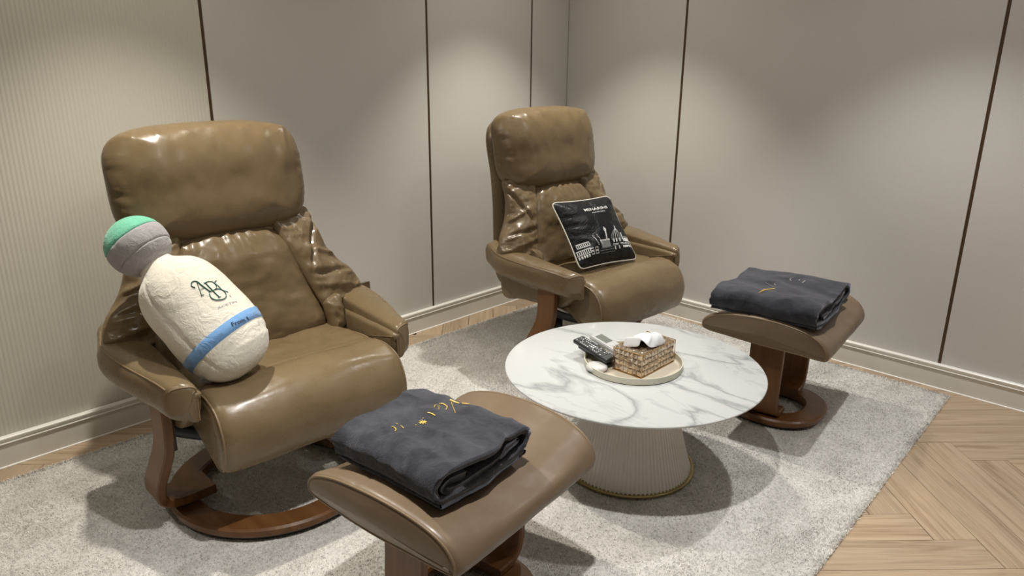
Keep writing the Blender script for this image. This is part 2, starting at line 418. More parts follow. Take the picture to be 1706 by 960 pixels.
# baseboards: (depth, height) profile swept along the wall
bp = [(0, .004), (.012, .004), (.012, .077), (.013, .079), (.0165, .0795), (.0175, .081), (.0165, .083), (.013, .0838), (.0125, .086), (.0135, .090), (.017, .0945), (.019, .0965), (.019, .0995), (.0165, HB), (0, HB)]
def base(name, wall):
    flat = bp[:4]; n0 = 4
    V = []; ln = (0, RY) if wall == 'l' else (0, RX)
    for t in ln:
        for i, (d, z) in enumerate(bp):
            tt = t
            if t == 0: tt = (-d if wall == 'l' else d)      # mitred in the corner
            V.append((d+.0005, tt, z) if wall == 'l' else (tt, -d-.0005, z))
    k_ = len(bp); Fc = [(i, i+1, k_+i+1, k_+i) for i in range(k_-1)]+[tuple(range(k_)), tuple(range(k_, 2*k_))]
    o = obj(name, V, Fc, PAINT, None, smooth=False); o['kind'] = 'structure'
    o.data.materials.append(PAINTW)
    for p in o.data.polygons[3:k_-1]: p.material_index = 1
    s = [(0, .0), (.0165, .0), (.0165, .003), (.012, .0045), (0, .0045)]; V = []
    for t in ln:
        for d, z in s: V.append((d+.0005, t if t else -d, z+.0002) if wall == 'l' else (t if t else d, -d-.0005, z+.0002))
    c = obj('shoe_bead', V, [(i, (i+1) % 5, 5+(i+1) % 5, 5+i) for i in range(5)]+[(0, 1, 2, 3, 4), (5, 6, 7, 8, 9)], PAINTW, o, smooth=False)
    return o
base('baseboard_left', 'l'); base('baseboard_right', 'r')

# wall socket on the left wall
so = empty('wall_socket', 'bronze wall socket plate low on the left wall behind the near armchair', 'socket', (0, -1.36, .282))
box('cover_plate', (.0035, 0, 0), (.006, .082, .047), SOCK, so, .0012)
for i in range(5): box('socket_slot', (.0067, -.024+i*.012, -.012), (.0012, .004, .006), BLACK, so)

# ------------------------------------------------------------------ rug
rc = [np.array(p) for p in ((.150, -.045), (2.022, -.062), (2.125, -3.02), (.105, -3.05))]
def rug_xy(s, t):   # s 0..1 left->right, t 0..1 far->near
    s = np.asarray(s)[..., None]; t = np.asarray(t)[..., None]
    return rc[0]*(1-s)*(1-t)+rc[1]*s*(1-t)+rc[2]*s*t+rc[3]*(1-s)*t
rg = empty('rug', 'pale cream shaggy rug lying on the herringbone floor under the chairs', 'rug', (1.1, -1.5, 0))
def base_slab():
    n, m = 60, 90; V = []; Fc = []
    S_, T_ = np.meshgrid(np.linspace(0, 1, n), np.linspace(0, 1, m), indexing='ij'); P = rug_xy(S_, T_)-np.array([1.1, -1.5])
    z = .0055+.0012*fbm(P[..., 0]*7, P[..., 1]*7, 0, 3)
    z[0, :] = z[-1, :] = .003; z[:, 0] = z[:, -1] = .003
    for i in range(n):
        for j in range(m): V.append((*P[i, j], z[i, j]))
    for i in range(n-1):
        for j in range(m-1): Fc.append((i*m+j, i*m+j+1, (i+1)*m+j+1, (i+1)*m+j))
    rim = [(i, 0) for i in range(n)]+[(n-1, j) for j in range(1, m)]+[(i, m-1) for i in range(n-2, -1, -1)]+[(0, j) for j in range(m-2, 0, -1)]
    b0 = len(V)
    for i, j in rim: V.append((*P[i, j], .0003))
    K = len(rim)
    for q in range(K): i, j = rim[q]; i2, j2 = rim[(q+1) % K]; Fc.append((i*m+j, i2*m+j2, b0+(q+1) % K, b0+q))
    return obj('rug_backing', V, Fc, RUGB, rg)
base_slab()
NB = 330000
s = RNG.random(NB); t_ = RNG.random(NB)
ne = 9000   # a denser fringe along the edges
s[:ne] = np.where(RNG.random(ne) < .5, RNG.random(ne)*.003, 1-RNG.random(ne)*.003)
P = rug_xy(s, t_)-np.array([1.1, -1.5])
nx, ny = fbm(P[:, 0]*1.6, P[:, 1]*1.6, 0, 11), fbm(P[:, 0]*1.6, P[:, 1]*1.6, 0, 23)
lx = .003*nx+RNG.normal(0, .0040, NB); ly = .003*ny+RNG.normal(0, .0040, NB)
ang = RNG.random(NB)*PI; wd = .0012+.0012*RNG.random(NB); hh = .0055+.003*RNG.random(NB)
bx, by = np.cos(ang)*wd, np.sin(ang)*wd
V = np.zeros((NB, 3, 3)); V[:, 0] = np.stack([P[:, 0]-bx, P[:, 1]-by, 0*bx+.002], 1); V[:, 1] = np.stack([P[:, 0]+bx, P[:, 1]+by, 0*bx+.002], 1)
V[:, 2] = np.stack([P[:, 0]+lx, P[:, 1]+ly, hh+.003], 1)
me = bpy.data.meshes.new('pile'); me.vertices.add(NB*3); me.vertices.foreach_set('co', V.reshape(-1)); me.loops.add(NB*3)
me.loops.foreach_set('vertex_index', np.arange(NB*3)); me.polygons.add(NB); me.polygons.foreach_set('loop_start', np.arange(0, NB*3, 3))
me.polygons.foreach_set('loop_total', np.full(NB, 3)); me.update(calc_edges=True); me.materials.append(RUGP)
po = bpy.data.objects.new('pile', me); COL.objects.link(po); po.parent = rg; po['kind'] = 'stuff'
RZ = .010   # height of the flattened pile that furniture stands on

# ------------------------------------------------------------------ recliner (chair frame: +x faces forward, near side is -y)
def plank_sweep(path, us, ws, th):
    """bent laminated plank: path in (y,z), centre x = us, width ws, thickness th"""
    P = np.asarray(path, float); T = np.gradient(P, axis=0); T /= np.linalg.norm(T, axis=1, keepdims=True); N = np.stack([-T[:, 1], T[:, 0]], 1)
    V = []; Fc = []; c = .004; K = len(P)
    for i in range(K):
        w_, h_ = ws[i]/2, th/2
        for a, b in ((w_, h_-c), (w_-c, h_), (-w_+c, h_), (-w_, h_-c), (-w_, -h_+c), (-w_+c, -h_), (w_-c, -h_), (w_, -h_+c)):
            q = P[i]+N[i]*b; V.append((us[i]+a, q[0], q[1]))
    for i in range(K-1):
        for k in range(8): Fc.append((i*8+k, i*8+(k+1) % 8, (i+1)*8+(k+1) % 8, (i+1)*8+k))
    Fc += [tuple(range(8))[::-1], tuple((K-1)*8+k for k in range(8))]
    return V, Fc
def ringmesh(r0, r1, z0, z1, n=96, sq=2.0):
    c = .006; pr = [(r0, z0), (r1-c*.5, z0), (r1, z0+c), (r1, z1-c), (r1-c, z1), (r0+c, z1), (r0, z1-c)]; V = []; Fc = []
    for k in range(n):
        a = 2*PI*k/n; q = (abs(math.cos(a))**sq+abs(math.sin(a))**sq)**(-1/sq)
        for r, z in pr: V.append((r*q*math.cos(a), r*q*math.sin(a), z))
    m = len(pr)
    for k in range(n):
        j = (k+1) % n
        for i in range(m): Fc.append((k*m+i, j*m+i, j*m+(i+1) % m, k*m+(i+1) % m))
    return V, Fc

def make_recliner(loc, rotz, label):
    t = empty('recliner_armchair', label, 'armchair', loc, rotz, 'brown leather recliner armchairs')
    V, Fc = ringmesh(.222, .298, .022, .048); V = [(x, y-.03, z) for x, y, z in V]; obj('base_ring', V, Fc, WOODR, t, smooth=False)
    V, Fc = ringmesh(.235, .288, .010, .022); V = [(x, y-.03, z) for x, y, z in V]; obj('rubber_pad', V, Fc, RUBBER, t, smooth=False)
    for sg in (-1, 1):
        path = crc([(-.185, .0615), (-.25, .0615), (-.300, .068), (-.335, .095), (-.350, .15), (-.350, .21), (-.345, .28), (-.343, .36), (-.343, .452)], 40, False)
        us = crc([(-.055,), (-.05,), (-.045,), (-.03,), (0,), (.03,), (.055,), (.06,), (.06,)], 40, False)[:, 0]
        ws = crc([(.11,), (.11,), (.105,), (.10,), (.095,), (.09,), (.088,), (.09,), (.09,)], 40, False)[:, 0]
        path = path*np.array([-sg, 1])-np.array([.022, 0])*sm(.3, .05, path[:, 1])[:, None]
        V, Fc = plank_sweep(path, us, ws, .027); obj('leg', V, Fc, WOOD, t, smooth=False)
    # sagging black cross bar between the legs
    vs = np.linspace(-.332, .332, 31); zz = .205+.115*np.abs(vs/.332)**1.8
    V, Fc = plank_sweep(np.stack([vs, zz], 1), np.full(31, .035), np.full(31, .05), .030); obj('crossbar', V, Fc, BLACK, t)
    for sg in (-1, 1): box('bracket', (.05, sg*.324, .315), (.045, .012, .11), BLACK, t, .002)
    V, Fc = lathe([(.0, .14), (.045, .14), (.052, .147), (.052, .205), (.075, .215), (.075, .262), (.0, .262)], 28); obj('swivel_mount', V, Fc, BLACK, t)
    V, Fc = lathe([(.0, .0), (.022, .0), (.028, .008), (.028, .09), (.0, .09)], 20); V = [(x-.115, y-.10, z+.115) for x, y, z in V]
    obj('tilt_damper', V, Fc, BLACK, t)
    # seat
    prof = even(crc([(-.20, .415), (-.12, .432), (-.03, .436), (.055, .440), (.10, .439), (.15, .452), (.20, .452), (.248, .436), (.280, .400), (.296, .350), (.290, .298), (.268, .260), (.232, .250), (.19, .262), (.14, .285), (.08, .300), (-.05, .300), (-.16, .300), (-.20, .315), (-.215, .36)], 220), 150)
    cz = prof
    def sd(ti, q, ww):
        a, b = q[:, 0], q[:, 1]; topm = sm(.36, .42, b)
        d = .0022*fbm(a*9, ww*9, b*9, 5)+.0016*ridge(a*22, ww*7, 3)*sm(.10, .2, a)*sm(.3, .4, b)
        d = d - .007*np.exp(-((a-.112-.02*(ww/.28)**2)/.006)**2)*topm
        d = d + .006*(1-(ww/.285)**2)*sm(.12, .2, a)
        d = d - .006*np.exp(-((a-.04+.02*(ww/.28)**2)/.05)**2)*topm*(1-(ww/.285)**2)
        d = d + .0028*ridge(a*10+ww*4, ww*30, 8)*topm*sm(.06, .0, a)
        return d
    def smap(a, b, w):
        k = 1-.09*sm(.12, -.2, a); z = b+.0-.012*(w/.285)**2*sm(.05, .25, a)
        return st(a-.012*(w/.285)**2*sm(.1, .3, a), w*k, z)
    V, Fc = extr(prof, .278, .030, smap, 40, .004, sd); seat = obj('seat', V, Fc, LEATHER, t)
    T = np.roll(prof, -1, 0)-np.roll(prof, 1, 0); N = np.stack([T[:, 1], -T[:, 0]], 1); N /= np.linalg.norm(N, axis=1, keepdims=True)
    ar = np.sum(prof[:, 0]*np.roll(prof[:, 1], -1)-np.roll(prof[:, 0], -1)*prof[:, 1]); N *= np.sign(ar)
    sel = np.where((prof[:, 0] > -.05) & ~((prof[:, 1] < .31) & (prof[:, 0] < .12)))[0]
    for sg in (-1, 1):
        q = (prof-N*.012)
        loop = [i for i in sel]
        # order along the profile starting at the rear top
        st0 = min(loop, key=lambda i: prof[i, 0]-5*(prof[i, 1] > .4)); idx = []
        i = st0
        for _ in range(len(prof)):
            if i in set(loop): idx.append(i)
            i = (i+1) % len(prof)
        pts = smap(q[idx, 0], q[idx, 1], np.full(len(idx), sg*.2715))
        V, Fc = tube(pts, .0032, 7); obj('piping', V, Fc, PIPE, seat)
    # rear shell of the back
    def Sb(x, y):
        z = .66+.36*y; return st(-.285-.075*(y+1)/2-.02+.02*x*x*0-.035*sm(.3, 1, y), .265*x*(1+.10*np.clip(-y, 0, 1)), z)
    V, Fc = pillow(Sb, .05, .03, 30, 40, 6, .5, 6); obj('back_shell', V, Fc, LEATHER, t)
    # head cushion
    def Sh(x, y):
        z = .884+.166*y+.012*(1-x*x)*sm(-.2, 1, y)+.020*np.abs(x)**2.5*sm(.2, -1, y)
        u = -.262-.052*(y+1)/2-.022*np.abs(x)**3-.030*sm(.2, 1, y)
        return st(u, .290*x*(1-.015*sm(0, -1, y)), z)
    def dh(x, y):
        top = sm(.25, .8, y)
        d = .0050*top*ridge(x*10+.6*np.sin(y*4), y*1.3, 2)*sm(.95, .6, np.abs(x-.05))
        d = d+.0030*fbm(x*2.6, y*1.4, 0, 9)+.0010*fbm(x*9, y*2, 0, 12)+.0022*ridge(x*5, y*1.2+x, 14)*sm(.6, -.2, np.abs(y-.1))
        d = d+.0040*ridge(x*2, y*8+x*3, 6)*sm(.78, .96, np.abs(x))
        d = d-.012*np.exp(-((x-.15)**2+(y-.05)**2)/.25)
        return d
    V, Fc = pillow(Sh, .092, .055, 96, 72, 3.6, .55, 4.3, dh); V = np.array(V)
    obj('headrest', V, Fc, LEATHER, t)
    # piping where the head cushion meets the shell
    aa = np.linspace(-1, 1, 60)
    # centre panel of the back
    def Sc(x, y):
        yy = (y+1)/2; hw = .262-.105*np.abs(yy)**1.1
        z = .405+.345*yy-.012*x*x*sm(.5, 1, yy); u = -.078-.135*np.abs(yy)**.9-.012*x*x
        return st(u-.018, hw*x, z)
    def dc(x, y):
        d = .0055*ridge(x*5+.8*y, y*1.5, 4)*sm(.35, .95, y)+.003*fbm(x*3, y*3, 0, 15)+.0012*fbm(x*9, y*9, 0, 16)
        return d+.010*np.exp(-((y-.45)/.35)**2)*(1-x*x)-.004*np.exp(-((x-.25-.3*y)/.05)**2)*sm(.2, -.8, y)
    V, Fc = pillow(Sc, .048, .04, 56, 64, 5, .5, 7, dc); obj('lumbar_panel', V, Fc, LEATHER, t)
    # strip between panel and head cushion
    def Sg(x, y): return st(-.235+0*x-.02*x*x, .278*x, .740+.04*y+.010*x*x)
    V, Fc = pillow(Sg, .018, .04, 40, 16, 4, .5, 8, lambda x, y: .0025*ridge(x*9, y*2, 21)); obj('neck_strip', V, Fc, LEATHER, t)
    # side wings
    for sg in (-1, 1):
        inner = crc([(-.240, .130, .765), (-.190, .158, .69), (-.150, .192, .595), (-.112, .224, .505), (-.085, .250, .425)], 40, False)
        outer = crc([(-.280, .284, .785), (-.245, .290, .715), (-.215, .322, .635), (-.180, .382, .565), (-.150, .405, .512)], 40, False)
        def ev(C, y): tt = np.clip((1-y)/2, -.01, 1.01)*39; k = np.clip(np.floor(tt).astype(int), 0, 38); f = (tt-k)[..., None]; return C[k]*(1-f)+C[k+1]*f
        def Sw(x, y, sg=sg):
            f = ((x+1)/2)[..., None]; P = ev(inner, y)*(1-f)+ev(outer, y)*f
            P = P + np.array([.004, 0, 0])*np.sin(np.clip(f, 0, 1)*PI)
            return P*np.array([1, sg, 1]) if sg > 0 else (ev(inner, y)*(1-f)+ev(outer, y)*f+np.array([.004, 0, 0])*np.sin(np.clip(f, 0, 1)*PI))*np.array([1, -1, 1])
        def Swf(x, y): return Sw(x if sg > 0 else -x, y)
        def dw(x, y, sg=sg):
            xx = x if sg > 0 else -x
            d = .0060*ridge(xx*.8+y*.8, y*4.0+xx*1.3, 31)+.0035*fbm(xx*2.0, y*5, 0, 33)+.0014*ridge(xx*1.5, y*11+xx*2, 35)
            # deep V crease
            c1 = np.abs(y+.02-.40*(xx+.7)); c2 = np.abs(y+.10+.22*(xx+.7))
            d = d-.014*np.exp(-(c1/.045)**2)*sm(-.9, -.3, xx)-.012*np.exp(-(c2/.04)**2)*sm(-1, -.2, xx)*sm(.9, .3, xx)
            d = d+.012*np.exp(-((y+.42)**2+(xx-.1)**2)/.12)
            return d
        V, Fc = pillow(Swf, .030, .034, 56, 96, 3.0, .62, 9, dw); obj('side_wing', V, Fc, LEATHER, t)
        # lower gusset between wing and seat
        def Sgus(x, y, sg=sg):
            xx = (x if sg > 0 else -x); f = (xx+1)/2
            return st(-.095-.01*f+.03*(1-y)/2, sg*(.225+.06*f+.01*(1-y)/2), .455+.055*y+.02*f)
        V, Fc = pillow(Sgus, .028, .03, 24, 24, 3, .5, 5, lambda x, y: .004*ridge(x*2, y*2+x, 41)); obj('side_gusset', V, Fc, LEATHER, t)
    # arm rests
    for sg in (-1, 1):
        def am(a, b, w, sg=sg):
            # a = across (0 inner .. outer), b = height, w = along x
            f = (w+.24)/.48
            b = np.where(b < -.070, -.070+(b+.070)*(1-.70*sm(.75, 1.0, f)), b)
            inner = .290; wid = .128*(1-.46*sm(.30, 1.05, f))*(1-.28*sm(.30, 0, f))
            cr = .010*sm(.75, 1.05, f)
            return st(w-.030-.035*a**2*sm(.6, 1, f), sg*(inner+wid*a+.004), b+.513-.044*f-cr*0+.012*sm(.2, 0, f))
        pr = [(.0, .0), (-.01, -.060), (.0, -.105), (.10, -.118), (.30, -.110), (.45, -.086), (.72, -.077), (.93, -.062), (1.0, -.030), (.96, -.004), (.82, .014), (.5, .021), (.2, .019), (.05, .012)]
        pr = even(crc([(a*.108, b) for a, b in pr], 140), 84)
        def am2(a, b, w, sg=sg): return am(a/.108, b, w, sg)
        def ad_(ti, q, ww): return .0012*fbm(q[:, 0]*20, ww*12, q[:, 1]*20, 51)
        V, Fc = extr(pr, .238, .021, am2, 36, .006, ad_); arm = obj('armrest', V, Fc, LEATHER, t)
        # piping: along the outer top edge and round the front
        T = np.roll(pr, -1, 0)-np.roll(pr, 1, 0); N = np.stack([T[:, 1], -T[:, 0]], 1); N /= np.linalg.norm(N, axis=1, keepdims=True)
        N *= np.sign(np.sum(pr[:, 0]*np.roll(pr[:, 1], -1)-np.roll(pr[:, 0], -1)*pr[:, 1]))
        ie = int(np.argmax(pr[:, 0]+.8*pr[:, 1])); q = pr-N*.0055
        ws_ = np.linspace(-.2, .224, 40)
        line = [am2(np.array([pr[ie, 0]]), np.array([pr[ie, 1]]), np.array([ww]))[0] for ww in ws_]
        order = [(ie+k) % len(pr) for k in range(0, len(pr))]
        if pr[order[5], 1] < pr[ie, 1]: order = order[::-1]
        fr = [am2(q[i:i+1, 0], q[i:i+1, 1], np.array([.2325]))[0] for i in order if not (pr[i, 1] < -.10 or (pr[i, 1] < -.05 and pr[i, 0] > .015)) and not (pr[i, 0] > .09 and pr[i, 1] < pr[ie, 1]-.002)]
        V, Fc = tube(line, .0024, 6); obj('piping', V, Fc, PIPE, arm)
        V, Fc = tube(fr, .0024, 6); obj('piping', V, Fc, PIPE, arm)
        # side panel below the arm
        pp = [(-.20, .47), (.175, .47), (.195, .44), (.185, .40), (.15, .362), (.10, .335), (.0, .325), (-.12, .315), (-.20, .30), (-.235, .33), (-.235, .44)]
        pp = even(crc(pp, 120), 80)
        V, Fc = extr(pp, .021, .014, lambda a, b, w, sg=sg: st(a, sg*(.303)+w, b), 4, .003, lambda ti, q, ww: .0015*fbm(q[:, 0]*18, ww*9, q[:, 1]*18, 61))
        obj('side_panel', V, Fc, LEATHER, t)
    # low rear panel under the shell
    def Sr(x, y): return st(-.245-.03*y, .25*x, .335+.06*y)
    V, Fc = pillow(Sr, .02, .02, 20, 16, 6, .5, 8); obj('rear_panel', V, Fc, LEATHER, t)
    # logo tag on the outer side of the near leg
    tg = box('metal_tag', (.062, -.3585, .418), (.040, .002, .013), mat('nickel_tag', (.35, .30, .24), .3, .8), t, .0008)
    box('tag_inset', (.066, -.3602, .418), (.026, .0012, .007), mat('tag_inset', (.22, .18, .14), .5), tg, 0)
    return t
near = make_recliner((.711, -2.172, 0), math.radians(-3), 'brown leather recliner on a round wooden ring base, holding the plush bottle, nearest armchair')
def copy_tree(o, parent=None):
    c = o.copy(); COL.objects.link(c); c.parent = parent
    for ch in list(o.children): copy_tree(ch, c)
    return c
far = copy_tree(near); far.location = (.785, -.742, 0); far.scale = (.985,)*3; far.rotation_euler = (0, 0, math.radians(-3))
far['label'] = 'brown leather recliner in the room corner, holding the black square cushion'
for ch in far.children:
    if ch.name.startswith('base_ring'): pass

# ------------------------------------------------------------------ ottomans
def make_ottoman(loc, rotz, label):
    t = empty('ottoman', label, 'footstool', loc, rotz, 'brown leather footstools')
    V, Fc = ringmesh(.100, .176, .020, .045, 80, 2.3); obj('base_ring', V, Fc, WOODR, t, smooth=False)
    V, Fc = ringmesh(.112, .165, .010, .020, 80, 2.3); obj('rubber_pad', V, Fc, RUBBER, t, smooth=False)
    for sg in (-1, 1):
        path = crc([(-.085, .0555), (-.12, .0555), (-.145, .060), (-.166, .080), (-.176, .115), (-.178, .17), (-.174, .24), (-.170, .345)], 36, False)*np.array([-sg, 1])
        V, Fc = plank_sweep(path, np.full(36, 0.0), np.full(36, .115), .021); obj('leg', V, Fc, WOOD, t, smooth=False)
    box('foot_board', (0, 0, .352), (.16, .40, .016), WOOD, t, .002)
    prof = even(crc([(-.208, .372), (-.196, .398), (-.160, .420), (-.09, .437), (0, .442), (.08, .436), (.145, .420), (.185, .396), (.204, .366), (.206, .340), (.190, .330), (.10, .336), (0, .340), (-.10, .346), (-.19, .352)], 200), 130)
    def om(a, b, w):
        f = (w/.268)**2; k = 1+.03*f; top = sm(.36, .41, b)
        return st(a*k+.006*(1-f)*np.sign(a)*sm(.12, .2, np.abs(a)), w*(1-.04*np.abs(a/.2)**2), b-.022*(1-f)*top-.006*(1-f))
    def od(ti, q, ww): return .0014*fbm(q[:, 0]*10, ww*10, q[:, 1]*10, 71)-.0045*np.exp(-((q[:, 0]+.052)/.0028)**2)*sm(.39, .41, q[:, 1])
    V, Fc = extr(prof, .268, .020, om, 44, .006, od); cu = obj('cushion', V, Fc, LEATHER2, t)
    T = np.roll(prof, -1, 0)-np.roll(prof, 1, 0); N = np.stack([T[:, 1], -T[:, 0]], 1); N /= np.linalg.norm(N, axis=1, keepdims=True)
    N *= np.sign(np.sum(prof[:, 0]*np.roll(prof[:, 1], -1)-np.roll(prof[:, 0], -1)*prof[:, 1])); q = prof-N*.0065
    for sg in (-1, 1):
        V, Fc = tube(om(q[:, 0], q[:, 1], np.full(len(q), sg*.2635)), .0028, 7, closed=True); obj('piping', V, Fc, PIPE, cu)
    return t, cu
ott, cush1 = make_ottoman((1.492, -2.160, 0), math.radians(7), 'brown leather footstool in front of the near armchair, largest in view')
ott2 = copy_tree(ott); ott2.location = (1.580, -.652, 0); ott2.rotation_euler = (0, 0, math.radians(7))
ott2['label'] = 'brown leather footstool beyond the marble table by the right wall'

# ------------------------------------------------------------------ coffee table
tb = empty('coffee_table', 'round white marble coffee table on a ribbed conical pedestal', 'table', (1.414, -1.358, RZ))
zt = .347-RZ
V, Fc = lathe([(.0, zt-.004), (.395, zt-.004), (.395, zt-.0015), (.3935, zt), (.0, zt)], 160); obj('tabletop', V, Fc, MARB, tb, smooth=False)
V, Fc = lathe([(.0, zt-.015), (.375, zt-.015), (.386, zt-.011), (.3935, zt-.0041), (.0, zt-.0041)], 160); obj('edge_band', V, Fc, EDGE, tb, smooth=False)
NR = 96; V = []; Fc = []; K = 14
hs = np.linspace(.006, zt-.016, K)
for i, z in enumerate(hs):
    f = (z-.006)/(zt-.022); r = .192-.076*f**.9+ .004*(1-f)**3
    for k in range(NR*6):
        a = 2*PI*k/(NR*6); ph = k % 6; d = (0, .0022, .0030, .0030, .0022, 0)[ph]; V.append(((r+d)*math.cos(a), (r+d)*math.sin(a), z))
n = NR*6
for i in range(K-1):
    for k in range(n): Fc.append((i*n+k, i*n+(k+1) % n, (i+1)*n+(k+1) % n, (i+1)*n+k))
Fc += [tuple(range(n))[::-1], tuple((K-1)*n+k for k in range(n))]
obj('pedestal', V, Fc, PED, tb, smooth=False)
V, Fc = lathe([(.0, .0), (.207, .0), (.2085, .0015), (.2085, .007), (.207, .0085), (.203, .0085), (.201, .006), (.199, .006), (.197, .0095), (.0, .0095)], 120); obj('brass_foot', V, Fc, BRASS, tb, smooth=False)

# ------------------------------------------------------------------ tray and what is in it
ZT = .347
ty = empty('tray', 'round cream tray with a low rim on the marble table', 'tray', (1.411, -1.356, ZT))
V, Fc = lathe([(.0, .0), (.145, .0), (.1495, .003), (.1505, .022), (.1475, .022), (.1465, .0045), (.0, .0045)], 120); obj('tray_body', V, Fc, CREAM, ty, smooth=False)
V, Fc = lathe([(.0, .0046), (.146, .0046), (.146, .0052), (.0, .0052)], 90); obj('lining', V, Fc, CREAM2, ty, smooth=False)
ZB = ZT+.0054
tbx = empty('tissue_box', 'champagne crystal studded tissue box standing in the cream tray', 'tissue box', (1.441, -1.342, ZB), math.radians(.5))
LX_, LY_, HH_ = .104, .182, .074
box('box_body', (0, 0, HH_/2), (LX_-.008, LY_-.008, HH_-.004), mat('amber_core', (.30, .20, .12), .25, .5), tbx)
def studs(o0, ux, uy, nn, nu, nv, hole=None):
    """grid of faceted studs; one pyramid with a cut table per cell"""
    V = []; Fc = []
    for i in range(nu):
        for j in range(nv):
            c = o0+ux*(i+.5)/nu+uy*(j+.5)/nv
            if hole is not None and hole((i+.5)/nu, (j+.5)/nv): continue
            a, b = ux/nu*.48, uy/nv*.48; h = nn*(.0036+.001*RNG.random()); jx = a*.9*(RNG.random()-.5); jy = b*.9*(RNG.random()-.5)
            k = len(V)
            for sx, sy in ((-1, -1), (1, -1), (1, 1), (-1, 1)): V.append(c+a*sx+b*sy)
            for sx, sy in ((-.35, -.35), (.35, -.35), (.35, .35), (-.35, .35)): V.append(c+a*sx+b*sy+h+jx+jy+nn*.0022*(RNG.random()-.5))
            Fc.append((k+4, k+5, k+6, k+7))
            for q in range(4): Fc.append((k+q, k+(q+1) % 4, k+4+(q+1) % 4, k+4+q))
    return V, Fc
vx, vy, vz = np.eye(3)
a_, b_ = LX_/2-.0035, LY_/2-.0035
sides = [(np.array([-a_, -b_, .002]), vx*2*a_, vz*(HH_-.004), -vy, 6, 4, None), (np.array([a_, -b_, .002]), vy*2*b_, vz*(HH_-.004), vx, 10, 4, None),
         (np.array([a_, b_, .002]), -vx*2*a_, vz*(HH_-.004), vy, 6, 4, None), (np.array([-a_, b_, .002]), -vy*2*b_, vz*(HH_-.004), -vx, 10, 4, None),
         (np.array([-a_, -b_, HH_-.003]), vx*2*a_, vy*2*b_, vz, 7, 12, lambda u, v: .22 < u < .78 and .16 < v < .84)]
for S_ in sides:
    V, Fc = studs(*S_); o = obj('crystal_studs', V, Fc, CRYSTAL, tbx, smooth=False); o['kind'] = 'stuff'
for sx, sy, l, ax in ((0, -1, LX_, 0), (0, 1, LX_, 0), (-1, 0, LY_, 1), (1, 0, LY_, 1)):
    for z in (.0015, HH_-.001):
        s_ = (l, .0016, .0016) if ax == 0 else (.0016, l, .0016)
        box('gold_edge', (sx*(LX_/2-.0008), sy*(LY_/2-.0008), z), s_, GOLDM, tbx)
for sx in (-1, 1):
    for sy in (-1, 1): box('gold_edge', (sx*(LX_/2-.0008), sy*(LY_/2-.0008), HH_/2), (.0016, .0016, HH_), GOLDM, tbx)
# tissue: a folded sheet standing out of the slot
def Ts(x, y):
    f = (y+1)/2
    return st(.040*x*(1-.25*f)+.006+.010*f, -.052+.098*f, HH_+.010+.006*np.sin(2.5*x+1)-.012*np.abs(x)**3+.014*(1-f))
V, Fc = pillow(Ts, .010, .010, 30, 30, 2.2, .7, 7, lambda x, y: .006*ridge(x*1.6+y, y*1.1, 91)); obj('tissue', V, Fc, TISSUE, tbx)
def Tt(x, y):
    f = (x+1)/2
    return st(-.034+.050*f, -.064+.012*f+.006*y, HH_+.012+.014*y+.010*f)
V, Fc = pillow(Tt, .003, .003, 16, 12, 4, .5, 5); obj('tissue', V, Fc, TISSUE, tbx)

def frame_from(p0, p1, upv=(0, 0, 1)):
    p0 = Vector(p0); p1 = Vector(p1); x = (p1-p0).normalized(); z = Vector(upv); y = z.cross(x).normalized(); z = x.cross(y)
    return Matrix([[x[i], y[i], z[i]] for i in range(3)]), (p0+p1)/2, (p1-p0).length
def remote(name, label, p0, p1, w_, th, m, upv, kind):
    R, c, L = frame_from(p0, p1, upv); e = empty(name, label, 'remote', c); e.rotation_euler = R.to_euler()
    box('case', (0, 0, 0), (L, w_, th), m, e, min(w_, th)*.28, smooth=False)
    top = th/2
    if kind == 'tv':
        rows, cols = 15, 4
        for i in range(rows):
            for j in range(cols):
                if i == 8 and j in (0, 3): continue
                big = i in (7, 8) and j in (1, 2)
                mm = KEYS if (big or RNG.random() < .6) else KEYB
                box('button', (-L/2+.012+i*(L-.03)/rows, (j-1.5)*w_*.21, top+.0006), (.0058 if big else .0036, .0062 if big else .0042, .0018), mm, e, .0006)
    if kind == 'tv2':
        for i in range(10):
            for j in range(3): box('button', (-L/2+.014+i*(L-.03)/10, (j-1)*w_*.24, top+.0006), (.005, .005, .0018), KEYB, e, .0006)
    if kind == 'ac':
        box('screen', (-L*.20, 0, top+.0004), (L*.36, w_*.62, .0010), SCREEN, e)
        box('side_rail', (0, -w_*.5, .0), (L*.98, .0016, th*.5), KEYS, e)
        for i in range(3):
            for j in range(2): box('button', (L*.12+i*.014, (j-.5)*w_*.4, top+.0006), (.008, .009, .0016), WHITEP, e, .0006)
    return e
remote('remote_control', 'black remote with rows of buttons, uppermost, leaning over the tray rim', (1.232, -1.405, ZT+.0515), (1.386, -1.438, ZT+.0355), .042, .013, PLAST, (0, -.12, 1), 'tv')
remote('remote_control', 'black remote underneath the buttoned black remote in the tray', (1.246, -1.395, ZT+.0350), (1.382, -1.418, ZT+.0155), .046, .013, PLAST, (0, -.05, 1), 'tv2')
remote('remote_control', 'silver remote with a small grey screen beside the tissue box', (1.248, -1.340, ZT+.050), (1.384, -1.358, ZT+.030), .046, .017, SILV, (0, -.05, 1), 'ac')
V, Fc = lathe([(.0, .0), (.026, .0), (.032, .004), (.033, .009), (.031, .0145), (.024, .0175), (.0, .0185)], 48)
pk = obj('round_case', V, Fc, WHITEP, None, loc=(1.358, -1.470, ZB)); tag(pk, 'small round white case at the near side of the tray', 'case')

